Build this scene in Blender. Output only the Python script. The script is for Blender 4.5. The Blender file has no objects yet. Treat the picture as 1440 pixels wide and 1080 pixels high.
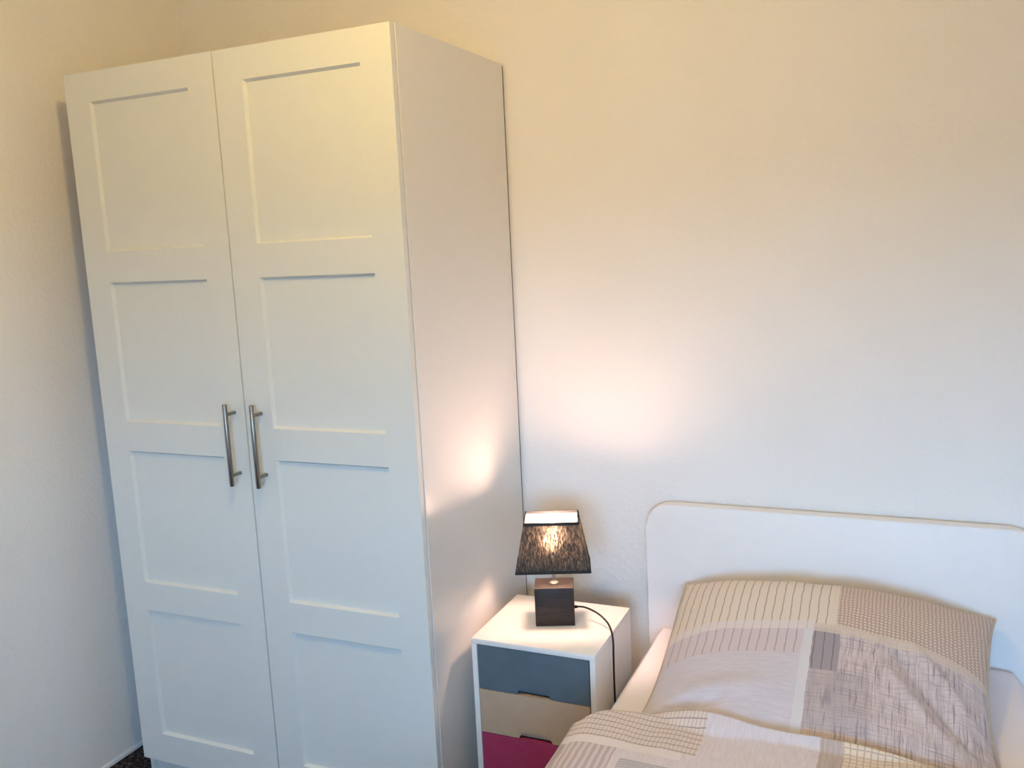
import bpy, bmesh, math, random
from mathutils import Vector, Matrix, noise

# ------------------------------------------------------------------ camera
scene = bpy.context.scene
C = scene.collection
F_PX = 1265.366                      # focal length in pixels of a 1440 px wide frame
CAM = Vector((2.0497, -2.3974, 1.5150))
YAW, PITCH, ROLL = -0.4182, -0.1544, -0.0481
_f = Vector((math.sin(YAW) * math.cos(PITCH), math.cos(YAW) * math.cos(PITCH), math.sin(PITCH)))
_r = Vector((math.cos(YAW), -math.sin(YAW), 0))
_u = _r.cross(_f)
_R = _r * math.cos(ROLL) + _u * math.sin(ROLL)
_U = -_r * math.sin(ROLL) + _u * math.cos(ROLL)
cd = bpy.data.cameras.new('camera')
cd.sensor_fit = 'HORIZONTAL'
cd.sensor_width = 36
cd.lens = 36 * F_PX / 1440
cd.clip_start = 0.02
cam = bpy.data.objects.new('camera', cd)
C.objects.link(cam)
M = Matrix((_R, _U, -_f)).transposed().to_4x4()
M.translation = CAM
cam.matrix_world = M
scene.camera = cam

# ------------------------------------------------------------------ world / daylight / exposure
SKY_STRENGTH = 30.5
SKY_COLOR = (0.281, 0.593, 1.0)          # blue north sky
GROUND_COLOR = (0.045, 0.062, 0.07)      # what lies below the horizon outside
CEILING_LAMP_EMIT = 365.0
BULB_EMIT = 235.0
EXPOSURE = 0.12

w = bpy.data.worlds.new('overcast_sky')
scene.world = w
w.use_nodes = True
bg = w.node_tree.nodes['Background']
_wt = w.node_tree
_tc = _wt.nodes.new('ShaderNodeTexCoord')
_sx = _wt.nodes.new('ShaderNodeSeparateXYZ')
_mr = _wt.nodes.new('ShaderNodeMapRange')
_mr.inputs[1].default_value = -0.02
_mr.inputs[2].default_value = 0.03
_mx = _wt.nodes.new('ShaderNodeMix')
_mx.data_type = 'RGBA'
_mx.inputs[6].default_value = (*GROUND_COLOR, 1)
_mx.inputs[7].default_value = (*SKY_COLOR, 1)
_wt.links.new(_tc.outputs['Generated'], _sx.inputs[0])
_wt.links.new(_sx.outputs[2], _mr.inputs[0])
_wt.links.new(_mr.outputs[0], _mx.inputs[0])
_wt.links.new(_mx.outputs[2], bg.inputs[0])
bg.inputs[1].default_value = SKY_STRENGTH

# room extents (metres); back wall plane at y = YB, left wall at x = XL
XL, XR, YB, YF, ZC = -0.155, 3.05, 0.010, -3.70, 2.46
WIN = (1.60, 2.90, 0.85, 1.75)       # window opening in the front wall: x0, x1, z0, z1

pl = bpy.data.lights.new('window_portal', 'AREA')
pl.shape = 'RECTANGLE'
pl.size = WIN[1] - WIN[0]
pl.size_y = WIN[3] - WIN[2]
pl.cycles.is_portal = True
po = bpy.data.objects.new('window_portal', pl)
C.objects.link(po)
po.location = ((WIN[0] + WIN[1]) / 2, YF - 0.02, (WIN[2] + WIN[3]) / 2)
po.rotation_euler = (math.radians(90), 0, 0)      # faces +y, into the room

vs = scene.view_settings
vs.view_transform = 'Standard'
vs.look = 'None'
vs.exposure = EXPOSURE
vs.gamma = 1.0
vs.use_curve_mapping = False
scene.cycles.use_denoising = True
scene.cycles.max_bounces = 8
scene.cycles.diffuse_bounces = 5
scene.cycles.adaptive_threshold = 0.02
scene.cycles.sample_clamp_indirect = 6.0
scene.cycles.caustics_reflective = False
scene.cycles.caustics_refractive = False

# ------------------------------------------------------------------ node helpers
def srgb(r, g, b):
    def f(c):
        c /= 255.0
        return c / 12.92 if c <= 0.04045 else ((c + 0.055) / 1.055) ** 2.4
    return (f(r), f(g), f(b), 1.0)

class NT:
    """tiny expression helper over a material's node tree"""
    def __init__(self, name):
        self.m = bpy.data.materials.new(name)
        self.m.use_nodes = True
        self.t = self.m.node_tree
        self.n = self.t.nodes
        self.l = self.t.links
        self.bsdf = self.n['Principled BSDF']
        self.out = self.n['Material Output']
    def put(self, sock, v):
        if isinstance(v, bpy.types.NodeSocket):
            self.l.new(v, sock)
        elif v is not None:
            sock.default_value = v
    def math(self, op, a, b=None, c=None):
        nd = self.n.new('ShaderNodeMath')
        nd.operation = op
        for i, v in enumerate((a, b, c)):
            if v is not None:
                self.put(nd.inputs[i], v)
        return nd.outputs[0]
    def add(self, a, b): return self.math('ADD', a, b)
    def sub(self, a, b): return self.math('SUBTRACT', a, b)
    def mul(self, a, b): return self.math('MULTIPLY', a, b)
    def div(self, a, b): return self.math('DIVIDE', a, b)
    def gt(self, a, b): return self.math('GREATER_THAN', a, b)
    def lt(self, a, b): return self.math('LESS_THAN', a, b)
    def fract(self, a): return self.math('FRACT', a)
    def mix(self, fac, a, b):
        nd = self.n.new('ShaderNodeMix')
        nd.data_type = 'RGBA'
        self.put(nd.inputs[0], fac)
        self.put(nd.inputs[6], a)
        self.put(nd.inputs[7], b)
        return nd.outputs[2]
    def coord(self, which='Object'):
        return self.n.new('ShaderNodeTexCoord').outputs[which]
    def uv(self):
        nd = self.n.new('ShaderNodeUVMap')
        nd.uv_map = 'UVMap'
        return nd.outputs[0]
    def xyz(self, v):
        nd = self.n.new('ShaderNodeSeparateXYZ')
        self.l.new(v, nd.inputs[0])
        return nd.outputs
    def comb(self, x, y, z=0.0):
        nd = self.n.new('ShaderNodeCombineXYZ')
        self.put(nd.inputs[0], x); self.put(nd.inputs[1], y); self.put(nd.inputs[2], z)
        return nd.outputs[0]
    def scale(self, v, s):
        nd = self.n.new('ShaderNodeVectorMath')
        nd.operation = 'MULTIPLY'
        self.l.new(v, nd.inputs[0])
        nd.inputs[1].default_value = s
        return nd.outputs[0]
    def noise(self, v, scale=5, detail=2, rough=0.5):
        nd = self.n.new('ShaderNodeTexNoise')
        nd.inputs['Scale'].default_value = scale
        nd.inputs['Detail'].default_value = detail
        nd.inputs['Roughness'].default_value = rough
        if v is not None:
            self.l.new(v, nd.inputs['Vector'])
        return nd.outputs[0]
    def ramp(self, fac, lo, hi):
        nd = self.n.new('ShaderNodeMapRange')
        self.put(nd.inputs[0], fac)
        nd.inputs[1].default_value = lo
        nd.inputs[2].default_value = hi
        return nd.outputs[0]
    def bump(self, h, strength=0.2, dist=0.002):
        nd = self.n.new('ShaderNodeBump')
        nd.inputs['Strength'].default_value = strength
        nd.inputs['Distance'].default_value = dist
        self.l.new(h, nd.inputs['Height'])
        self.l.new(nd.outputs[0], self.bsdf.inputs['Normal'])
    def base(self, col, rough=0.5, spec=0.5, metal=0.0):
        self.put(self.bsdf.inputs['Base Color'], col)
        self.put(self.bsdf.inputs['Roughness'], rough)
        self.bsdf.inputs['Specular IOR Level'].default_value = spec
        self.bsdf.inputs['Metallic'].default_value = metal
        return self.m

def mat_wall():
    t = NT('woodchip_wallpaper')
    o = t.coord()
    n1 = t.noise(o, 150, 3, 0.6)
    n2 = t.ramp(t.noise(o, 62, 2, 0.55), 0.45, 0.75)
    t.bump(t.add(t.mul(n1, 0.5), n2), 0.22, 0.004)
    col = t.mix(t.ramp(t.noise(o, 3, 2), 0.3, 0.7), srgb(243, 238, 233), srgb(246, 241, 237))
    return t.base(col, 0.85, 0.2)
def mat_ceiling():
    t = NT('ceiling_paint')
    t.bump(t.noise(t.coord(), 90, 2), 0.2, 0.002)
    return t.base(srgb(240, 237, 230), 0.9, 0.2)
def mat_floor():
    t = NT('dark_speckled_carpet')
    o = t.coord()
    n1 = t.noise(o, 95, 3, 0.7)
    n2 = t.noise(o, 30, 2, 0.6)
    col = t.mix(t.ramp(n1, 0.42, 0.72), srgb(22, 20, 26), srgb(120, 106, 104))
    col = t.mix(t.ramp(n2, 0.45, 0.7), col, srgb(40, 37, 42))
    t.bump(n1, 0.6, 0.004)
    return t.base(col, 0.95, 0.1)
def mat_plain(name, col, rough=0.5, spec=0.5, var=6, grain=None, bump=0.0, metal=0.0):
    t = NT(name)
    o = t.coord()
    if grain:
        o = t.scale(o, grain)
    n = t.noise(o, 30, 3, 0.6)
    hi = srgb(*[min(255, c + var) for c in col])
    lo = srgb(*[max(0, c - var) for c in col])
    if bump:
        t.bump(n, bump, 0.001)
    return t.base(t.mix(t.ramp(n, 0.3, 0.7), lo, hi), rough, spec, metal)
def mat_emit(name, col, strength):
    t = NT(name)
    t.base(col, 0.3)
    t.bsdf.inputs['Emission Color'].default_value = col
    t.bsdf.inputs['Emission Strength'].default_value = strength
    return t.m

MW = mat_wall()
MWHITE_DOOR = mat_plain('white_lacquer_door', (229, 229, 224), 0.45, 0.35, 1)
MWHITE_FOIL = mat_plain('white_foil_side', (230, 226, 220), 0.34, 0.9, 1)
MWHITE_FOIL.node_tree.nodes['Principled BSDF'].inputs['Coat Weight'].default_value = 0.6
MWHITE_FOIL.node_tree.nodes['Principled BSDF'].inputs['Coat Roughness'].default_value = 0.3
MSTEEL = mat_plain('brushed_steel', (150, 142, 132), 0.30, 0.5, 14, (1, 1, 0.06), 0.05, 1.0)
MNIGHT = mat_plain('white_painted_board', (240, 236, 232), 0.45, 0.4, 2)
MBLUE = mat_plain('slate_blue_board', (92, 107, 118), 0.55, 0.35, 3)
MTAN = mat_plain('tan_board', (193, 166, 140), 0.55, 0.35, 3)
MPINK = mat_plain('magenta_board', (174, 60, 98), 0.55, 0.35, 4)
MHEAD = mat_plain('white_bed_foil', (245, 242, 241), 0.45, 0.4, 1)
MFRAME = mat_plain('white_window_plastic', (238, 238, 238), 0.4, 0.4, 1)
MBRASS = mat_plain('pale_metal', (214, 206, 190), 0.3, 0.5, 6, None, 0, 1.0)
MCABLE = mat_plain('black_rubber', (14, 14, 15), 0.45, 0.4, 2)
MBOARD = mat_plain('brown_hardboard', (72, 56, 44), 0.8, 0.2, 5)
MDARK = mat_plain('dark_grey_board', (60, 58, 56), 0.8, 0.2, 3)  # even dark grey board for the cabinet's back panel

# ------------------------------------------------------------------ mesh helpers
def finish(name, bm, mat, parent=None, smooth=False, autosmooth=None):
    me = bpy.data.meshes.new(name)
    bmesh.ops.recalc_face_normals(bm, faces=bm.faces[:])
    bm.to_mesh(me)
    bm.free()
    if mat:
        me.materials.append(mat)
    o = bpy.data.objects.new(name, me)
    C.objects.link(o)
    if parent:
        o.parent = parent
    if smooth:
        me.polygons.foreach_set('use_smooth', [True] * len(me.polygons))
    if autosmooth:
        me.polygons.foreach_set('use_smooth', [True] * len(me.polygons))
        me.set_sharp_from_angle(angle=math.radians(autosmooth))
    return o
def box(bm, x0, x1, y0, y1, z0, z1, bev=0.0, seg=2):
    vv = [bm.verts.new(p) for p in ((x0, y0, z0), (x1, y0, z0), (x1, y1, z0), (x0, y1, z0),
                                    (x0, y0, z1), (x1, y0, z1), (x1, y1, z1), (x0, y1, z1))]
    fs = [bm.faces.new([vv[i] for i in q]) for q in ((0, 3, 2, 1), (4, 5, 6, 7), (0, 1, 5, 4), (1, 2, 6, 5), (2, 3, 7, 6), (3, 0, 4, 7))]
    if bev:
        es = list({e for f in fs for e in f.edges})
        bmesh.ops.bevel(bm, geom=es, offset=bev, segments=seg, affect='EDGES', profile=0.5)
def tube(bm, pts, r, n=12, cap=True):
    """sweep a circle of radius r (number or list) along pts"""
    pts = [Vector(p) for p in pts]
    rings = []
    prev = None
    for i, p in enumerate(pts):
        d = (pts[min(i + 1, len(pts) - 1)] - pts[max(i - 1, 0)]).normalized()
        if prev is None:
            a = Vector((0, 0, 1)) if abs(d.z) < 0.9 else Vector((1, 0, 0))
            prev = d.cross(a).normalized()
        a = (prev - d * prev.dot(d)).normalized()
        prev = a
        b = d.cross(a)
        rr = r[i] if isinstance(r, (list, tuple)) else r
        rings.append([bm.verts.new(p + (a * math.cos(2 * math.pi * k / n) + b * math.sin(2 * math.pi * k / n)) * rr) for k in range(n)])
    for i in range(len(rings) - 1):
        for k in range(n):
            bm.faces.new((rings[i][k], rings[i][(k + 1) % n], rings[i + 1][(k + 1) % n], rings[i + 1][k]))
    if cap:
        bm.faces.new(rings[0][::-1]); bm.faces.new(rings[-1])
def lathe(bm, prof, cx, cy, n=24):
    """profile [(r, z)], closed at both ends when r = 0"""
    rings = []
    for r, z in prof:
        if r < 1e-6:
            rings.append([bm.verts.new((cx, cy, z))])
        else:
            rings.append([bm.verts.new((cx + r * math.cos(2 * math.pi * k / n), cy + r * math.sin(2 * math.pi * k / n), z)) for k in range(n)])
    for a, b in zip(rings, rings[1:]):
        for k in range(n):
            q = [a[k % len(a)], a[(k + 1) % len(a)], b[(k + 1) % len(b)], b[k % len(b)]]
            q = list(dict.fromkeys(q))
            if len(q) > 2:
                bm.faces.new(q)
def prism(bm, poly, axis, a0, a1):
    """extrude a 2D polygon; axis 'y': poly in (x, z)"""
    def P(p, a):
        return {'y': (p[0], a, p[1]), 'x': (a, p[0], p[1]), 'z': (p[0], p[1], a)}[axis]
    A = [bm.verts.new(P(p, a0)) for p in poly]
    B = [bm.verts.new(P(p, a1)) for p in poly]
    bm.faces.new(A); bm.faces.new(B[::-1])
    for i in range(len(poly)):
        j = (i + 1) % len(poly)
        bm.faces.new((A[i], B[i], B[j], A[j]))
def boxo(name, dims, mat, parent=None, bev=0.0, seg=2):
    bm = bmesh.new()
    box(bm, *dims, bev, seg)
    return finish(name, bm, mat, parent, autosmooth=35 if bev else None)
def thing(name, label, cat, loc):
    o = bpy.data.objects.new(name, None)
    o.empty_display_size = 0.1
    C.objects.link(o)
    o.location = loc
    o['label'] = label
    o['category'] = cat
    return o
def tag(o, label, cat):
    o['label'] = label
    o['category'] = cat
    return o
def struct(o, label=None):
    o['kind'] = 'structure'
    if label:
        o['label'] = label
    return o
def adopt(root, objs):
    """parent parts built in world coordinates under a thing whose origin is elsewhere"""
    for o in objs:
        o.parent = root
        o.matrix_parent_inverse = Matrix.Translation(-root.location)

# ------------------------------------------------------------------ room shell
T = 0.12
struct(boxo('floor', (XL - T, XR + T, YF - T, YB + T, -0.1, 0), mat_floor()), 'dark speckled carpet floor')
struct(boxo('ceiling', (XL - T, XR + T, YF - T, YB + T, ZC, ZC + 0.1), mat_ceiling()), 'white painted ceiling')
struct(boxo('wall_back', (XL - T, XR + T, YB, YB + T, 0, ZC), MW), 'off-white woodchip wall behind wardrobe and bed')
struct(boxo('wall_left', (XL - T, XL, YF, YB, 0, ZC), MW), 'off-white woodchip wall left of the wardrobe')
struct(boxo('wall_right', (XR, XR + T, YF, YB, 0, ZC), MW), 'off-white woodchip wall on the right')
bm = bmesh.new()
for d in ((XL - T, WIN[0], 0, ZC), (WIN[1], XR + T, 0, ZC), (WIN[0], WIN[1], 0, WIN[2]), (WIN[0], WIN[1], WIN[3], ZC)):
    box(bm, d[0], d[1], YF - T, YF, d[2], d[3])
struct(finish('wall_front', bm, MW), 'off-white wall with the window')
bm = bmesh.new()
prism(bm, [(XL, 0), (XL + 0.006, 0), (XL + 0.006, 0.008), (XL + 0.003, 0.013), (XL, 0.013)], 'y', YF, YB)
struct(finish('baseboard_left', bm, mat_plain('trim_white', (236, 234, 232), 0.5, 0.4, 1)), 'low white trim along the left wall')
# window with two casements, behind the camera
x0, x1, z0, z1 = WIN
bm = bmesh.new()
fw = 0.06
for d in ((x0, x0 + fw, z0, z1), (x1 - fw, x1, z0, z1), (x0 + fw, x1 - fw, z0, z0 + fw), (x0 + fw, x1 - fw, z1 - fw, z1),
          ((x0 + x1) / 2 - 0.045, (x0 + x1) / 2 + 0.045, z0 + fw, z1 - fw)):
    box(bm, d[0], d[1], YF - 0.10, YF - 0.04, d[2], d[3])
win = struct(finish('window_1', bm, MFRAME), 'white two-casement window')
boxo('window_sill', (x0 - 0.03, x1 + 0.03, YF - 0.036, YF + 0.14, z0 - 0.03, z0), MFRAME, win, 0.004)
tg = NT('window_glass')
mixn = tg.n.new('ShaderNodeMixShader'); tr = tg.n.new('ShaderNodeBsdfTransparent'); gl = tg.n.new('ShaderNodeBsdfGlossy')
gl.inputs['Roughness'].default_value = 0.0
mixn.inputs[0].default_value = 0.06
tg.l.new(tr.outputs[0], mixn.inputs[1]); tg.l.new(gl.outputs[0], mixn.inputs[2]); tg.l.new(mixn.outputs[0], tg.out.inputs[0])
for a, b in ((x0 + fw, (x0 + x1) / 2 - 0.045), ((x0 + x1) / 2 + 0.045, x1 - fw)):
    boxo('pane', (a, b, YF - 0.075, YF - 0.069, z0 + fw, z1 - fw), tg.m, win)

# ------------------------------------------------------------------ wardrobe
WT = 2.011          # carcass top
DB = 0.066          # door bottom
DT = 2.008          # door top
wardrobe = thing('wardrobe', 'tall white two-door wardrobe with panelled doors and steel bar handles', 'wardrobe', (0.5, -0.3, 0))
parts = []
yb, yf = 0.0, -0.578
parts.append(boxo('side_panel', (0.982, 1.0, yf, yb, 0, WT), MWHITE_FOIL, None, 0.0008, 1))
parts.append(boxo('side_panel', (0.0, 0.018, yf, yb, 0, WT), MWHITE_FOIL, None, 0.0008, 1))
parts.append(boxo('top_panel', (0.0182, 0.9818, yf, yb, WT - 0.018, WT - 0.0003), MWHITE_FOIL))
parts.append(boxo('bottom_panel', (0.0182, 0.9818, yf, yb, 0.06, 0.078), MWHITE_FOIL))
parts.append(boxo('back_panel', (0.001, 0.999, yb + 0.0002, yb + 0.0056, 0.04, WT - 0.004), MBOARD))
parts.append(boxo('plinth', (0.0182, 0.9818, yf + 0.012, yf + 0.026, 0.0, 0.0595), MWHITE_FOIL))
# panel heights read off the photograph (top, bottom) for the four fields of a door
FIELDS = [(0.5355, 0.1545), (1.0000, 0.6188), (1.4631, 1.0813), (1.9326, 1.5450)]
FIELDS = sorted([(b, t) for t, b in FIELDS])
def door_mesh(w, hinge_s, lock_s):
    """frame of stiles and rails, local x 0..w, y 0 (front) .. 0.018, z world"""
    bm = bmesh.new()
    bev_w, bev_s, bev_d, th = 0.0055, 0.0045, 0.0095, 0.018
    xs = (0.0, hinge_s, w - lock_s, w)
    zs = [DB] + [z for f in FIELDS for z in f] + [DT]
    # front and back skins as cell grids
    holes = {(1, 2 * i + 1) for i in range(4)}
    V = {}
    def vert(x, y, z):
        k = (round(x, 6), round(y, 6), round(z, 6))
        if k not in V:
            V[k] = bm.verts.new(k)
        return V[k]
    def quad(*p):
        bm.faces.new([vert(*q) for q in p])
    # the front opening is the outer edge of the slope, the back opening the inner one
    def grid(off):
        o2 = off * bev_s / bev_w
        gx = [xs[0], xs[1] + o2, xs[2] - o2, xs[3]]
        gz = [zs[0]]
        for b, t in FIELDS:
            gz += [b + off, t - off]
        gz.append(zs[-1])
        return gx, gz
    for y, off in ((0.0, 0.0), (th, bev_w)):
        gx, gz = grid(off)
        for i in range(3):
            for j in range(len(gz) - 1):
                if (i, j) in holes:
                    continue
                quad((gx[i], y, gz[j]), (gx[i + 1], y, gz[j]), (gx[i + 1], y, gz[j + 1]), (gx[i], y, gz[j + 1]))
    for b, t in FIELDS:
        o = [(xs[1], b), (xs[2], b), (xs[2], t), (xs[1], t)]
        n = [(xs[1] + bev_s, b + bev_w), (xs[2] - bev_s, b + bev_w), (xs[2] - bev_s, t - bev_w), (xs[1] + bev_s, t - bev_w)]
        for i in range(4):
            j = (i + 1) % 4
            quad((o[i][0], 0, o[i][1]), (o[j][0], 0, o[j][1]), (n[j][0], bev_d, n[j][1]), (n[i][0], bev_d, n[i][1]))
            quad((n[i][0], bev_d, n[i][1]), (n[j][0], bev_d, n[j][1]), (n[j][0], th, n[j][1]), (n[i][0], th, n[i][1]))
    # outer rim: front verts and back verts sit on different divisions, so triangulate by hand
    gx0, gz0 = grid(0.0)
    gx1, gz1 = grid(bev_w)
    def rim(front, back):
        bm.faces.new([vert(*p) for p in front] + [vert(*p) for p in back[::-1]])
    rim([(x, 0, DB) for x in gx0], [(x, th, DB) for x in gx1])
    rim([(x, 0, DT) for x in gx0], [(x, th, DT) for x in gx1])
    rim([(0, 0, z) for z in gz0], [(0, th, z) for z in gz1])
    rim([(w, 0, z) for z in gz0], [(w, th, z) for z in gz1])
    return bm, xs, bev_w, bev_s, bev_d
def handle_mesh():
    bm = bmesh.new()
    tube(bm, [(0, -0.035, 0.933), (0, -0.035, 0.9345), (0, -0.035, 1.1455), (0, -0.035, 1.147)], [0.0055, 0.0062, 0.0062, 0.0055], 16)
    for z in (0.96, 1.12):
        tube(bm, [(0, -0.0305, z), (0, 0.0, z)], 0.0048, 12)
    return bm
DY = -0.600
for k in range(2):
    wd = 0.4965
    dx = 0.0015 + k * 0.5005
    s0, s1 = 0.0841 - 0.0015, 0.0833 - 0.0015
    bm, xs, bw, bs, bd = door_mesh(wd, s0, s1)
    door = finish('door', bm, MWHITE_DOOR)
    door.location = (dx, DY, 0)
    parts.append(door)
    for b, t in FIELDS:
        p = boxo('panel', (xs[1] + bs + 0.0002, xs[2] - bs - 0.0002, bd, bd + 0.006, b + bw + 0.0002, t - bw - 0.0002), MWHITE_DOOR, door)
    h = finish('handle', handle_mesh(), MSTEEL, door, autosmooth=40)
    h['label'] = 'brushed steel bar handle'
    h.location = ((0.4655 if k == 0 else 0.5505) - dx, 0, 0)
adopt(wardrobe, parts)

# ------------------------------------------------------------------ bedside cabinet
NX0, NX1, NY0, NY1, NH = 1.0409, 1.3739, -0.463, -0.160, 0.524
TB = 0.0145
night = thing('bedside_cabinet', 'white bedside cabinet with slate-blue, tan and magenta drawers', 'cabinet', ((NX0 + NX1) / 2, (NY0 + NY1) / 2, 0))
parts = []
parts.append(boxo('top_panel', (NX0, NX1, NY0, NY1, NH - TB, NH), MNIGHT, None, 0.0015))
for a in (NX0, NX1 - TB):
    parts.append(boxo('side_panel', (a, a + TB, NY0, NY1, 0, NH - TB - 0.0001), MNIGHT, None, 0.0008, 1))
parts.append(boxo('bottom_panel', (NX0 + TB, NX1 - TB, NY0 + 0.0005, NY1, 0.0125, 0.0262), MNIGHT))
parts.append(boxo('plinth', (NX0 + TB, NX1 - TB, NY0 + 0.02, NY0 + 0.034, 0, 0.0123), MNIGHT))
parts.append(boxo('back_panel', (NX0 + TB, NX1 - TB, NY1 - 0.006, NY1 - 0.001, 0.0265, NH - TB - 0.001), MDARK))
zt = NH - TB
DHT = 0.1206
for i, (m, lab) in enumerate(((MBLUE, 'slate-blue drawer'), (MTAN, 'tan drawer'), (MPINK, 'magenta drawer'), (MBLUE, None))):
    a, b = NX0 + TB + 0.0015, NX1 - TB - 0.0030
    z1 = zt - 0.0015 - i * DHT
    z0 = zt - (i + 1) * DHT + 0.0005
    xl, xr = 1.1625, 1.2523
    nt = 0.0185                                  # notch height
    poly = [(a, z0), (xl - 0.001, z0)]
    poly += [(xl + 0.006 * (1 - math.cos(t)) , z0 + 0.010 * math.sin(t)) for t in (0.3, 0.7, 1.1)]
    poly += [(xl + 0.010, z0 + 0.0145), (xl + 0.016, z0 + nt - 0.001), (xl + 0.024, z0 + nt)]
    poly += [(xr - 0.024, z0 + nt), (xr - 0.016, z0 + nt - 0.001), (xr - 0.010, z0 + 0.0145)]
    poly += [(xr - 0.006 * (1 - math.cos(t)), z0 + 0.010 * math.sin(t)) for t in (1.1, 0.7, 0.3)]
    poly += [(xr + 0.001, z0), (b, z0), (b, z1), (a, z1)]
    bm = bmesh.new()
    prism(bm, poly, 'y', NY0 + 0.002, NY0 + 0.014)
    d = finish('drawer', bm, m)
    if lab:
        d['label'] = lab
    parts.append(d)
    # set-back strip seen through the finger notch, and the drawer tray behind
    boxo('notch_back', (xl - 0.02, xr + 0.02, NY0 + 0.0165, NY0 + 0.0225, z0, z0 + 0.06), m, d)
    boxo('drawer_tray', (a + 0.006, b - 0.006, NY0 + 0.0285, NY1 - 0.02, z0 + 0.004, z0 + 0.085), MNIGHT, d)
adopt(night, parts)

# ------------------------------------------------------------------ table lamp
LX, LY, LYAW = 1.2097, -0.2967, 0.3531
lamp = thing('table_lamp', 'lit table lamp with dark wooden block base and grey fabric shade', 'lamp', (LX, LY, NH + 0.0004))
lamp.rotation_euler = (0, 0, LYAW)
t = NT('dark_stained_wood')
o = t.scale(t.coord(), (6, 60, 60))
n = t.noise(o, 3, 4, 0.6)
t.bump(n, 0.3, 0.001)
MWOOD = t.base(t.mix(t.ramp(n, 0.35, 0.7), srgb(30, 23, 21), srgb(50, 39, 33)), 0.5, 0.4)
BW, BD2, BH = 0.1024, 0.0756, 0.1035
boxo('base', (-BW / 2, BW / 2, -BD2 / 2, BD2 / 2, 0, BH), MWOOD, lamp, 0.0015)
bm = bmesh.new()
lathe(bm, [(0, BH), (0.0125, BH), (0.0125, BH + 0.003), (0.009, BH + 0.006), (0.0045, BH + 0.008), (0.0045, BH + 0.060), (0, BH + 0.060)], 0, 0, 20)
finish('stem', bm, MBRASS, lamp, autosmooth=40)
bm = bmesh.new()
lathe(bm, [(0, 0.1665), (0.0135, 0.1665), (0.0145, 0.170), (0.0145, 0.199), (0.012, 0.203), (0, 0.203)], 0, 0, 20)
finish('socket', bm, MFRAME, lamp, autosmooth=40)
bm = bmesh.new()
lathe(bm, [(0, 0.2035), (0.012, 0.2035), (0.0135, 0.209), (0.019, 0.224), (0.0225, 0.238), (0.0225, 0.247), (0.019, 0.258), (0.012, 0.2655), (0, 0.2685)], 0, 0, 16)
bulb = finish('bulb', bm, mat_emit('warm_bulb_glow', (1.0, 0.64, 0.48, 1), BULB_EMIT), lamp, smooth=True)
bulb['label'] = 'glowing warm bulb'
ZS0, ZS1 = 0.1490, 0.2849
SB = (0.1964, 0.1140)
ST = (0.1420, 0.1093)
def ring(z, f, off, rc=0.0035, n=3):
    """rounded rectangle of the shade at height fraction f, shrunk by off"""
    hx = (SB[0] + (ST[0] - SB[0]) * f) / 2 - off
    hy = (SB[1] + (ST[1] - SB[1]) * f) / 2 - off
    r = max(0.001, rc - off)
    P = []
    for cx, cy, a0 in ((hx - r, hy - r, 0), (-hx + r, hy - r, 90), (-hx + r, -hy + r, 180), (hx - r, -hy + r, 270)):
        for k in range(n + 1):
            a = math.radians(a0 + 90 * k / n)
            P.append((cx + r * math.cos(a), cy + r * math.sin(a), z))
    return P
def shell(off, th, f0, f1, steps, name, mat, parent):
    bm = bmesh.new()
    loops = []
    seq = [(f0 + (f1 - f0) * i / steps, off) for i in range(steps + 1)] + [(f1 + (f0 - f1) * i / steps, off + th) for i in range(steps + 1)]
    for f, q in seq:
        loops.append([bm.verts.new(p) for p in ring(ZS0 + (ZS1 - ZS0) * f, f, q)])
    m = len(loops)
    for i in range(m):
        A, B = loops[i], loops[(i + 1) % m]
        for k in range(len(A)):
            bm.faces.new((A[k], A[(k + 1) % len(A)], B[(k + 1) % len(A)], B[k]))
    return finish(name, bm, mat, parent, autosmooth=50)
# woven fabric: dark threads over a translucent ground
t = NT('grey_slub_fabric')
o = t.coord()
s = t.noise(t.scale(o, (760, 760, 110)), 1, 3, 0.65)
s2 = t.noise(t.scale(o, (300, 300, 60)), 1, 2, 0.6)
thread = t.ramp(t.add(t.mul(s, 0.65), t.mul(s2, 0.35)), 0.45, 0.70)
dif = t.n.new('ShaderNodeBsdfDiffuse'); trl = t.n.new('ShaderNodeBsdfTranslucent'); ad = t.n.new('ShaderNodeMixShader')
t.l.new(t.mix(thread, srgb(52, 55, 56), srgb(96, 97, 95)), dif.inputs[0])
t.l.new(t.mix(thread, srgb(30, 27, 22), srgb(255, 240, 205)), trl.inputs[0])
t.put(ad.inputs[0], t.add(t.mul(thread, 0.08), 0.006))
t.l.new(dif.outputs[0], ad.inputs[1]); t.l.new(trl.outputs[0], ad.inputs[2])
gap = t.n.new('ShaderNodeBsdfTransparent'); gm = t.n.new('ShaderNodeMixShader')
gap.inputs[0].default_value = (1.0, 0.93, 0.80, 1)
t.put(gm.inputs[0], t.mul(thread, 0.16))
t.l.new(ad.outputs[0], gm.inputs[1]); t.l.new(gap.outputs[0], gm.inputs[2])
t.l.new(gm.outputs[0], t.out.inputs[0])
MSHADE = t.m
t = NT('white_shade_lining')
dif = t.n.new('ShaderNodeBsdfDiffuse'); trl = t.n.new('ShaderNodeBsdfTranslucent'); ad = t.n.new('ShaderNodeMixShader')
nz = t.noise(t.coord(), 200, 2)
t.l.new(t.mix(nz, srgb(180, 175, 168), srgb(190, 186, 180)), dif.inputs[0])
trl.inputs[0].default_value = srgb(245, 225, 190)
ad.inputs[0].default_value = 0.10
t.l.new(dif.outputs[0], ad.inputs[1]); t.l.new(trl.outputs[0], ad.inputs[2])
rf = t.n.new('ShaderNodeBsdfRefraction'); rm = t.n.new('ShaderNodeMixShader')
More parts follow.
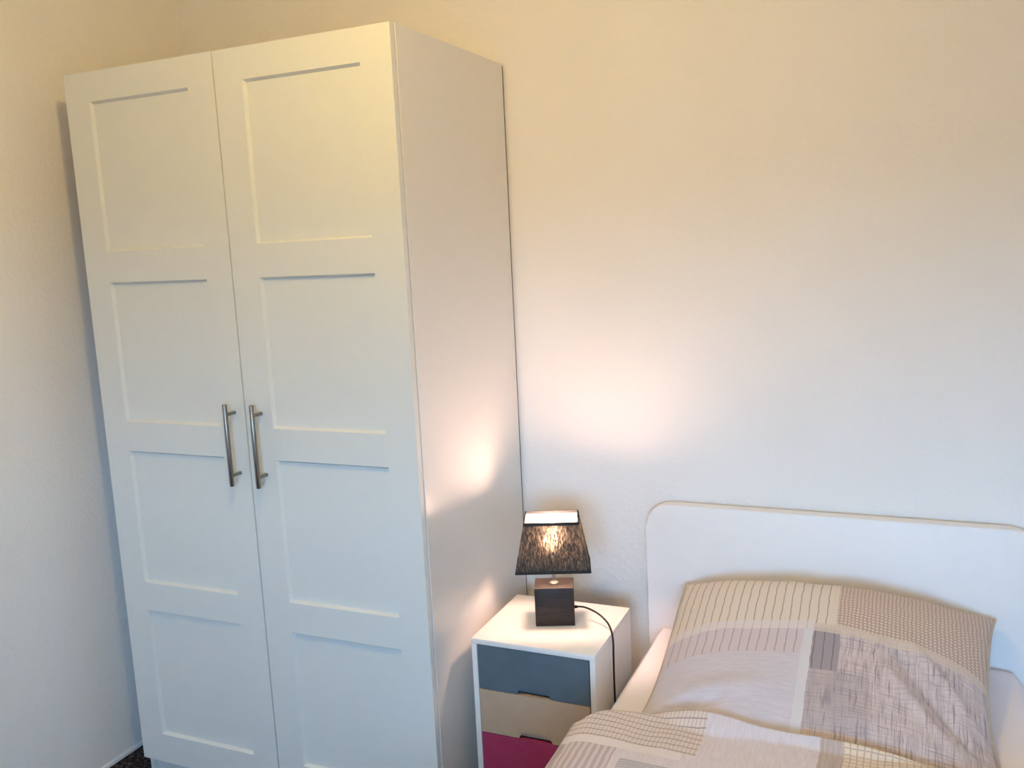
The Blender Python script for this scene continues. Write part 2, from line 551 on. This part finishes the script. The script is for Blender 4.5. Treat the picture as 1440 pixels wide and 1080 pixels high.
rf.inputs['Color'].default_value = (1.0, 0.95, 0.85, 1)
rf.inputs['Roughness'].default_value = 0.85
rf.inputs['IOR'].default_value = 1.6
rm.inputs[0].default_value = 0.24
t.l.new(ad.outputs[0], rm.inputs[1]); t.l.new(rf.outputs[0], rm.inputs[2]); t.l.new(rm.outputs[0], t.out.inputs[0])
MLINING = t.m
MTRIM = mat_plain('dark_grey_tape', (46, 47, 48), 0.8, 0.2, 5, (1, 1, 8), 0.2)
def sheet(off, f0, f1, steps, name, mat, parent):
    bm = bmesh.new()
    loops = [[bm.verts.new(p) for p in ring(ZS0 + (ZS1 - ZS0) * (f0 + (f1 - f0) * i / steps), f0 + (f1 - f0) * i / steps, off)] for i in range(steps + 1)]
    for A, B in zip(loops, loops[1:]):
        for k in range(len(A)):
            bm.faces.new((A[k], A[(k + 1) % len(A)], B[(k + 1) % len(A)], B[k]))
    return finish(name, bm, mat, parent, autosmooth=50)
shade = sheet(0.0008, 0.01, 0.99, 6, 'shade', MSHADE, lamp)
shade['label'] = 'dark grey fabric shade glowing from within'
sheet(0.0022, 0.012, 0.985, 6, 'lining', MLINING, shade)
shell(0.0, 0.0034, 0.945, 1.0, 1, 'top_edging', MTRIM, shade)
shell(0.0, 0.0034, 0.0, 0.055, 1, 'bottom_edging', MTRIM, shade)
# wire carrier of the shade
bm = bmesh.new()
for sx in (-1, 1):
    tube(bm, [(0, 0, 0.204), (sx * 0.022, 0, 0.206), (sx * 0.027, 0, 0.235), (sx * 0.05, 0, 0.272), (sx * (ST[0] / 2 - 0.004), 0, 0.286)], 0.0012, 6)
finish('shade_carrier', bm, MBRASS, shade)
# cable
def catmull(P, n=10):
    P = [Vector(p) for p in P]
    Q = [P[0]] + P + [P[-1]]
    out = []
    for i in range(1, len(Q) - 2):
        a, b, c, d = Q[i - 1:i + 3]
        for k in range(n):
            s = k / n
            out.append(0.5 * ((2 * b) + (c - a) * s + (2 * a - 5 * b + 4 * c - d) * s * s + (3 * b - a - 3 * c + d) * s ** 3))
    out.append(P[-1])
    return out
inv = (Matrix.Translation((LX, LY, NH + 0.0004)) @ Matrix.Rotation(LYAW, 4, 'Z')).inverted()
cw = [(1.2494, -0.2793, 0.5592), (1.2806, -0.273, 0.5606), (1.3177, -0.2891, 0.5587), (1.3485, -0.3125, 0.5545), (1.37, -0.3301, 0.5425), (1.3814, -0.3418, 0.516), (1.3835, -0.3477, 0.4654), (1.3835, -0.3477, 0.3873), (1.3835, -0.3398, 0.2311), (1.385, -0.3, 0.05), (1.386, -0.24, 0.006), (1.386, -0.11, 0.004)]
bm = bmesh.new()
tube(bm, [inv @ Vector(p) for p in catmull(cw)], 0.0026, 8)
finish('cable', bm, MCABLE, lamp, smooth=True)
bm = bmesh.new()
tube(bm, [inv @ Vector((1.2552, -0.2778, 0.5596)), inv @ Vector((1.265, -0.2749, 0.5601))], [0.0045, 0.0035], 10)
finish('cable_grommet', bm, MCABLE, lamp, smooth=True)

# ------------------------------------------------------------------ bed
HX0, HX1, HT = 1.392, 2.352, 0.786
bed = thing('bed', 'white single bed with rounded headboard against the wall', 'bed', (1.87, -1.05, 0))
parts = []
def rrect(x0, x1, z0, z1, r, n=8):
    P = [(x0, z0), (x1, z0)]
    for cx, a0 in ((x1 - r, 0), (x0 + r, 90)):
        for k in range(n + 1):
            a = math.radians(a0 + 90 * k / n)
            P.append((cx + r * math.cos(a), z1 - r + r * math.sin(a)))
    return P
bm = bmesh.new()
prism(bm, rrect(HX0, HX1, 0.0, HT, 0.065), 'y', -0.047, -0.010)
es = [e for e in bm.edges if abs(e.verts[0].co.y - e.verts[1].co.y) < 1e-6]
bmesh.ops.bevel(bm, geom=es, offset=0.006, segments=3, affect='EDGES', profile=0.5)
parts.append(finish('headboard', bm, MHEAD, None, autosmooth=40))
for a in (1.394, 2.326):
    parts.append(boxo('side_rail', (a, a + 0.022, -2.075, -0.0475, 0.14, 0.34), MHEAD, None, 0.003))
bm = bmesh.new()
prism(bm, rrect(HX0, HX1, 0.0, 0.40, 0.05), 'y', -2.112, -2.0755)
parts.append(finish('footboard', bm, MHEAD))
MSLAT = mat_plain('birch_slat', (206, 178, 138), 0.6, 0.3, 8, (1, 12, 12))
ys = -0.12
while ys > -2.0:
    parts.append(boxo('slat', (1.4165, 2.3255, ys - 0.07, ys, 0.225, 0.24), MSLAT))
    ys -= 0.14
adopt(bed, parts)

MT = 0.440
t = NT('white_jersey_sheet')
n = t.noise(t.coord(), 260, 2)
n2 = t.noise(t.coord(), 9, 3)
t.bump(t.add(t.mul(n, 0.25), t.mul(n2, 1.2)), 0.25, 0.006)
MSHEET = t.base(t.mix(n2, srgb(245, 238, 244), srgb(249, 243, 249)), 0.9, 0.2)
bm = bmesh.new()
MX0, MX1, MY0, MY1 = 1.4175, 2.3225, -2.07, -0.0485
NXg, NYg = 36, 80
def sup(a, r, size):
    """drop of a rounded edge: distance a from the edge"""
    if a >= r:
        return 0.0
    return r - math.sqrt(max(0, r * r - (r - a) ** 2))
V = []
for j in range(NYg + 1):
    row = []
    y = MY0 + (MY1 - MY0) * j / NYg
    for i in range(NXg + 1):
        s = i / NXg
        x = MX0 + (MX1 - MX0) * (0.5 - 0.5 * math.cos(math.pi * s)) if False else MX0 + (MX1 - MX0) * s
        d = sup(min(x - MX0, MX1 - x), 0.035, 1) + sup(min(y - MY0, MY1 - y), 0.035, 1) * 0.7
        puff = 0.006 * noise.noise(Vector((x * 7, y * 5, 3.3)))
        row.append(bm.verts.new((x, y, MT - min(d, 0.05) + puff * (d < 0.001))))
    V.append(row)
for j in range(NYg):
    for i in range(NXg):
        bm.faces.new((V[j][i], V[j][i + 1], V[j + 1][i + 1], V[j + 1][i]))
rimv = V[0][:] + [V[j][-1] for j in range(1, NYg + 1)] + V[-1][-2::-1] + [V[j][0] for j in range(NYg - 1, 0, -1)]
low = [bm.verts.new((v.co.x, v.co.y, 0.2415)) for v in rimv]
for i in range(len(rimv)):
    j = (i + 1) % len(rimv)
    bm.faces.new((rimv[i], rimv[j], low[j], low[i]))
bm.faces.new(low[::-1])
mattress = tag(finish('mattress', bm, MSHEET, None, autosmooth=60), 'mattress in a white fitted sheet on the bed', 'mattress')

# ---- bedding print -------------------------------------------------
def in_range(t, s, a, b):
    return t.mul(t.gt(s, a), t.lt(s, b))
def rect(t, u, v, u0, u1, v0, v1):
    return t.mul(in_range(t, u, u0, u1), in_range(t, v, v0, v1))
def lines(t, s, period, duty, phase=0.0):
    return t.lt(t.fract(t.div(t.add(s, 10 + phase), period)), duty)
def streak(t, u, v, su, sv, lo, hi, seed=0.0):
    return t.ramp(t.noise(t.comb(t.mul(u, su), t.mul(v, sv), seed), 1, 3, 0.6), lo, hi)
def fabric(name, painter):
    t = NT(name)
    uv = t.uv()
    o = t.xyz(uv)
    wob = t.mul(t.sub(t.noise(uv, 35, 2), 0.5), 0.006)
    u, v = t.add(o[0], wob), t.add(o[1], wob)
    col = painter(t, u, v)
    # fine melange all over
    mel = streak(t, u, v, 900, 160, 0.3, 0.75, 1.0)
    mel2 = streak(t, u, v, 120, 900, 0.3, 0.75, 4.0)
    col = t.mix(t.mul(t.sub(1.0, t.mul(mel, mel2)), 0.14), col, srgb(146, 134, 140))
    weave = t.noise(uv, 700, 2)
    t.bump(weave, 0.25, 0.0012)
    t.base(col, 0.92, 0.15)
    t.bsdf.inputs['Sheen Weight'].default_value = 0.15
    return t.m
def paint_pillow(t, u, v):
    # u, v are metres across the cloth, the photograph's field boundaries in the same metres
    st = lines(t, u, 0.0205, 0.13)
    beige = t.mix(st, srgb(236, 221, 204), srgb(180, 164, 153))
    lilac = t.mix(st, srgb(220, 208, 213), srgb(180, 166, 174))
    hz = streak(t, u, v, 25, 220, 0.35, 0.7, 2.0)
    plain = t.mix(hz, srgb(212, 206, 216), srgb(226, 220, 229))
    chk = t.math('MAXIMUM', t.mul(lines(t, u, 0.0085, 0.42), 0.75), t.mul(lines(t, v, 0.0085, 0.40), 0.75))
    check = t.mix(chk, srgb(234, 210, 190), srgb(172, 148, 137))
    h1 = streak(t, u, v, 300, 12, 0.50, 0.68, 5.0)
    h2 = streak(t, u, v, 12, 300, 0.50, 0.68, 7.0)
    h3 = streak(t, u, v, 60, 5, 0.45, 0.7, 9.0)
    hatch = t.mix(h3, srgb(226, 210, 208), srgb(206, 190, 190))
    hatch = t.mix(t.mul(h1, 0.85), hatch, srgb(132, 122, 132))
    hatch = t.mix(t.mul(h2, 0.60), hatch, srgb(146, 136, 142))
    dark = t.mix(t.mul(st, 0.8), srgb(166, 158, 164), srgb(120, 112, 122))
    band = srgb(234, 223, 219)
    grid = t.mix(t.math('MAXIMUM', lines(t, u, 0.012, 0.25), lines(t, v, 0.012, 0.25)), srgb(232, 226, 222), srgb(150, 142, 146))
    c = beige
    c = t.mix(rect(t, u, v, -5, 1.845, -0.43, -0.33), c, lilac)
    c = t.mix(rect(t, u, v, -5, 1.845, -5, -0.43), c, plain)
    c = t.mix(rect(t, u, v, 1.912, 9, -0.335, 9), c, check)
    c = t.mix(rect(t, u, v, 1.845, 9, -5, -0.335), c, hatch)
    c = t.mix(rect(t, u, v, 1.866, 1.925, -0.47, -0.345), c, dark)
    c = t.mix(t.mul(rect(t, u, v, 1.866, 1.99, -0.62, -0.47), 0.35), c, srgb(150, 144, 152))
    c = t.mix(rect(t, u, v, -5, 1.866, -0.352, -0.326), c, t.mix(t.mul(st, 0.3), band, srgb(160, 152, 158)))
    c = t.mix(t.mul(rect(t, u, v, 1.866, 9, -0.356, -0.330), 0.75), c, srgb(226, 208, 190))
    c = t.mix(rect(t, u, v, 1.900, 1.913, -0.33, 9), c, srgb(232, 220, 200))
    c = t.mix(rect(t, u, v, 1.845, 1.866, -5, -0.352), c, srgb(226, 224, 228))
    c = t.mix(rect(t, u, v, 1.855, 1.895, -0.70, -0.665), c, grid)
    return c
def paint_duvet(t, u, v):
    rows = lines(t, v, 0.0195, 0.16)
    dash = lines(t, u, 0.0085, 0.34)
    g = t.mul(rows, 0.9)
    g = t.math('MAXIMUM', g, t.mul(dash, 0.35))
    grid1 = t.mix(g, srgb(232, 218, 212), srgb(164, 149, 145))
    gy = t.math('MAXIMUM', t.mul(lines(t, u, 0.0125, 0.20), 0.7), t.mul(lines(t, v, 0.0125, 0.2), 0.7))
    grid2 = t.mix(gy, srgb(238, 219, 196), srgb(186, 162, 143))
    hz = streak(t, u, v, 200, 30, 0.35, 0.7, 2.0)
    plain = t.mix(hz, srgb(222, 212, 218), srgb(234, 226, 230))
    mauve = t.mix(lines(t, u, 0.014, 0.5), srgb(196, 178, 180), srgb(220, 208, 212))
    grey = t.mix(lines(t, v, 0.008, 0.5), srgb(182, 180, 190), srgb(204, 200, 208))
    brown = t.mix(streak(t, u, v, 200, 10, 0.4, 0.65, 3.0), srgb(206, 190, 182), srgb(186, 168, 158))
    white = srgb(238, 228, 228)
    c = plain
    c = t.mix(rect(t, u, v, -5, 1.685, -0.780, 9), c, grid1)
    c = t.mix(rect(t, u, v, -5, 1.66, -0.806, -0.780), c, white)
    c = t.mix(rect(t, u, v, -5, 1.533, -1.10, -0.806), c, mauve)
    c = t.mix(rect(t, u, v, 1.548, 1.73, -1.0, -0.838), c, grey)
    c = t.mix(rect(t, u, v, 1.908, 1.952, -1.2, 9), c, brown)
    c = t.mix(rect(t, u, v, 1.952, 9, -1.0, 9), c, grid2)
    c = t.mix(rect(t, u, v, 1.60, 1.85, -1.5, -1.05), c, grid1)
    c = t.mix(rect(t, u, v, -5, 1.58, -1.9, -1.3), c, grey)
    c = t.mix(rect(t, u, v, 1.9, 9, -1.8, -1.25), c, mauve)
    return c
MPILLOW = fabric('patchwork_print_pillowcase', paint_pillow)
MDUVET = fabric('patchwork_print_duvet_cover', paint_duvet)

# ---- pillow ---------------------------------------------------------
PX0, PX1, PY0, PY1 = 1.512, 2.256, -0.700, -0.082
def smooth(s):
    s = max(0.0, min(1.0, s))
    return s * s * (3 - 2 * s)
def prof(s, k=2.6, e=0.65):
    return max(0.0, 1 - abs(2 * s - 1) ** k) ** e
def pillow_pt(u, v, side):
    """u across, v from the duvet (0) to the headboard (1); side +1 top, -1 underside"""
    pin = 0.010 if u < 0.5 else 0.034
    x = PX0 + (PX1 - PX0) * u
    x += pin * math.sin(math.pi * v) ** 0.8 * (1 - 2 * u) if abs(1 - 2 * u) > 0 else 0
    y = PY0 + (PY1 - PY0) * v
    y += -0.020 * math.sin(math.pi * u) * (1 if v > 0.5 else -1) * (abs(2 * v - 1) ** 2)
    zs = 0.456 + 0.122 * smooth((v - 0.22) / 0.80) - 0.006 * smooth((u - .5) * 2)
    b = prof(u, 2.3) * (prof(v, 3.6, 0.6) if v > 0.5 else prof(v, 2.3))
    if side > 0:
        z = zs + 0.106 * b
        nz = noise.noise(Vector((x * 6, y * 6, 1.7))) * 0.008 + noise.noise(Vector((x * 16, y * 14, 5.1))) * 0.0028
        z += nz * min(1, b * 1.6)
        # creases towards the front right corner, and the dent in the front left
        for (ax, ay, bx, by, wd, dp) in ((2.03, -0.36, 2.205, -0.585, 0.012, -0.010), (2.07, -0.33, 2.225, -0.52, 0.013, 0.008),
                                         (2.00, -0.40, 2.17, -0.62, 0.014, 0.008), (1.56, -0.60, 1.70, -0.575, 0.016, -0.012), (1.60, -0.55, 1.78, -0.53, 0.03, 0.006)):
            dx, dy = bx - ax, by - ay
            L = dx * dx + dy * dy
            q = ((x - ax) * dx + (y - ay) * dy) / L
            if -0.1 < q < 1.1:
                d = abs((x - ax) * dy - (y - ay) * dx) / math.sqrt(L)
                z += 1.6 * dp * math.exp(-(d / wd) ** 2) * math.sin(math.pi * (q + 0.1) / 1.2) * min(1, b * 2)
    else:
        z = max(zs - 0.085 * b, MT + 0.0045)
        z = min(z, zs + 0.001)
    return Vector((x, y, z))
bm = bmesh.new()
uvl = bm.loops.layers.uv.new('UVMap')
NU, NV = 96, 80
top = [[None] * (NU + 1) for _ in range(NV + 1)]
bot = [[None] * (NU + 1) for _ in range(NV + 1)]
def dens(i, n):                      # denser sampling at the seams
    s = i / n
    return s - 0.10 * math.sin(2 * math.pi * s) / (2 * math.pi) * 4
for j in range(NV + 1):
    for i in range(NU + 1):
        u, v = dens(i, NU), dens(j, NV)
        top[j][i] = bm.verts.new(pillow_pt(u, v, 1))
        edge = i in (0, NU) or j in (0, NV)
        bot[j][i] = top[j][i] if edge else bm.verts.new(pillow_pt(u, v, -1))
for G, fl in ((top, False), (bot, True)):
    for j in range(NV):
        for i in range(NU):
            q = [G[j][i], G[j][i + 1], G[j + 1][i + 1], G[j + 1][i]]
            if fl and len(set(q) - {top[b][a] for b in (j, j + 1) for a in (i, i + 1)}) == 0:
                continue
            try:
                bm.faces.new(q[::-1] if fl else q)
            except ValueError:
                pass
for f in bm.faces:
    for lp in f.loops:
        lp[uvl].uv = (lp.vert.co.x, lp.vert.co.y)
pillow = finish('pillow', bm, MPILLOW, None, smooth=True)
tag(pillow, 'plump pillow in beige and lilac patchwork print leaning on the headboard', 'pillow')
# piped seam running round the pillow
bm = bmesh.new()
seam = [pillow_pt(dens(i, NU), 0, 1) for i in range(NU)] + [pillow_pt(1, dens(j, NV), 1) for j in range(NV)] + \
       [pillow_pt(dens(NU - i, NU), 1, 1) for i in range(NU)] + [pillow_pt(0, dens(NV - j, NV), 1) for j in range(NV)]
seam.append(seam[0].copy())
tube(bm, seam, 0.0030, 6, cap=False)
sm = finish('seam', bm, mat_plain('beige_seam', (196, 180, 160), 0.9, 0.15, 5), pillow, smooth=True)

# ---- duvet ----------------------------------------------------------
def ptop(x, y):
    """height of the pillow's upper side above a point, or -1"""
    u = (x - PX0) / (PX1 - PX0); v = (y - PY0) / (PY1 - PY0)
    if u < -0.01 or u > 1.01 or v < -0.03 or v > 1.02:
        return -1
    u = min(1, max(0, u)); v = min(1, max(0, v))
    return max(pillow_pt(u, v + dv, 1).z for dv in (0, 0.03)) + 0.004
DX0, DX1, DYE, DYF = 1.400, 2.340, -0.655, -1.985
# cross-section as arc parameter s (metres across the cloth), returns outer (x, z)
SH = 0.060
HANG = 0.20
WTOP = (DX1 - DX0) - 2 * SH
ARC = SH * math.pi / 2
def section(s, ztop):
    """s runs -HANG-ARC .. WTOP+ARC+HANG, 0 where the flat top begins"""
    if s < -ARC:
        d = -ARC - s
        return DX0 - 0.008 * math.sin(d * 9), ztop - SH - d, (-1, 0)
    if s < 0:
        a = -s / SH
        return DX0 + SH - SH * math.sin(a), ztop - SH + SH * math.cos(a), (-math.sin(a), math.cos(a))
    if s <= WTOP:
        return DX0 + SH + s, ztop, (0, 1)
    if s <= WTOP + ARC:
        a = (s - WTOP) / SH
        return DX1 - SH + SH * math.sin(a), ztop - SH + SH * math.cos(a), (math.sin(a), math.cos(a))
    d = s - WTOP - ARC
    return DX1 + 0.008 * math.sin(d * 9), ztop - SH - d, (1, 0)
NS, NYD = 130, 110
bm = bmesh.new()
uvl = bm.loops.layers.uv.new('UVMap')
uvof = {}
outer, inner = [], []
for j in range(NYD + 1):
    q = j / NYD
    dist = (DYE - DYF) * (q ** 1.35)         # distance from the turned edge
    ro, ri = [], []
    for i in range(NS + 1):
        s = -HANG - ARC + (WTOP + 2 * ARC + 2 * HANG) * i / NS
        rnd = 1 - math.sqrt(max(0, 1 - (1 - min(1, dist / 0.028)) ** 2))      # rounded turned edge
        rnd2 = rnd
        if j > NYD - 4:
            rnd2 = max(rnd, (j - NYD + 3) / 3.0)
        x, z, nrm = section(s, 0.510)
        xe = x
        ey = DYE + 0.018 * math.exp(-((x - 1.60) / 0.16) ** 2) - 0.055 * math.exp(-((x - 1.40) / 0.055) ** 2) + 0.004 * math.sin(x * 17)
        ey -= 0.012 * smooth((x - 1.65) / 0.3)
        y = ey - dist
        hang = 1.0 if abs(nrm[0]) > 0.98 else 0.0
        puff = 0.010 * noise.noise(Vector((x * 5, y * 4, 8.2))) + 0.0035 * noise.noise(Vector((x * 15, y * 11, 2.2)))
        puff += 0.006 * math.sin(y * 20 + x * 3) * noise.noise(Vector((x * 3, y * 2, 0.4)))
        thick = 0.044
        nx, nz = nrm
        po = puff - 0.020 * rnd2
        X, Z = x + nx * po, z + nz * po
        xi, zi = x - nx * (thick - 0.018 * rnd2), z - nz * (thick - 0.018 * rnd2)
        if 0.05 < nz < 0.75:            # rounding over the mattress edge
            xi = min(xi, 1.4155) if nx < 0 else max(xi, 2.3245)
            X = min(X, xi - 0.004) if nx < 0 else max(X, xi + 0.004)
        if nz > 0.05:
            floor_z = max(MT + 0.007 if (MX0 - 0.002 < xi < MX1 + 0.002) else 0, ptop(xi, y))
            if zi < floor_z:
                zi = floor_z
            if MX0 - 0.004 < xi < MX1 + 0.004 and zi > MT + 0.05 and ptop(xi, y) < 0:
                zi = MT + 0.05
            if Z < zi + 0.012:
                Z = zi + 0.012
        else:
            if xi < 1.87: xi = min(xi, 1.391 if zi < 0.375 else 1.4155)
            else: xi = max(xi, 2.3505 if zi < 0.375 else 2.3245)
            X = min(X, xi - 0.012) if nx < 0 else max(X, xi + 0.012)
        vo = bm.verts.new((X, y, Z)); vi = bm.verts.new((xi, y + (0.0 if j else 0.0), zi))
        uvof[vo] = (DX0 + SH + s, y); uvof[vi] = (DX0 + SH + s, y)
        ro.append(vo); ri.append(vi)
    outer.append(ro); inner.append(ri)
for j in range(NYD):
    for i in range(NS):
        bm.faces.new((outer[j][i], outer[j][i + 1], outer[j + 1][i + 1], outer[j + 1][i]))
        bm.faces.new((inner[j][i], inner[j + 1][i], inner[j + 1][i + 1], inner[j][i + 1]))
for i in range(NS):
    bm.faces.new((outer[0][i], inner[0][i], inner[0][i + 1], outer[0][i + 1]))
    bm.faces.new((outer[-1][i], outer[-1][i + 1], inner[-1][i + 1], inner[-1][i]))
for j in range(NYD):
    bm.faces.new((outer[j][0], outer[j + 1][0], inner[j + 1][0], inner[j][0]))
    bm.faces.new((outer[j][-1], inner[j][-1], inner[j + 1][-1], outer[j + 1][-1]))
for f in bm.faces:
    for lp in f.loops:
        lp[uvl].uv = uvof[lp.vert]
duvet = finish('duvet', bm, MDUVET, None, smooth=True)
tag(duvet, 'duvet in patchwork print cover spread over the bed below the pillow', 'duvet')

# ------------------------------------------------------------------ ceiling lamp (above the frame, seen by its light)
CLX, CLY, CLZ = 1.25, -1.425, 2.290
cl = thing('ceiling_lamp', 'bare globe ceiling lamp above the room', 'lamp', (CLX, CLY, ZC))
bm = bmesh.new()
lathe(bm, [(0, 0), (0.055, 0), (0.055, -0.012), (0.045, -0.02), (0.008, -0.022), (0.008, -0.085), (0, -0.085)], 0, 0, 28)
finish('ceiling_rose', bm, MFRAME, cl, autosmooth=40)
bm = bmesh.new()
lathe(bm, [(0, -0.0855), (0.02, -0.0855), (0.022, -0.09), (0.022, -0.122), (0.016, -0.126), (0, -0.126)], 0, 0, 24)
finish('socket', bm, MFRAME, cl, autosmooth=40)
bm = bmesh.new()
rz = CLZ - ZC
R0 = 0.042
lathe(bm, [(0, rz + R0)] + [(R0 * math.sin(a), rz + R0 * math.cos(a)) for a in [math.pi * k / 12 for k in range(1, 12)]] + [(0, rz - R0)], 0, 0, 20)
finish('bulb', bm, mat_emit('warm_globe_glow', (1.0, 0.692, 0.212, 1), CEILING_LAMP_EMIT), cl, smooth=True)
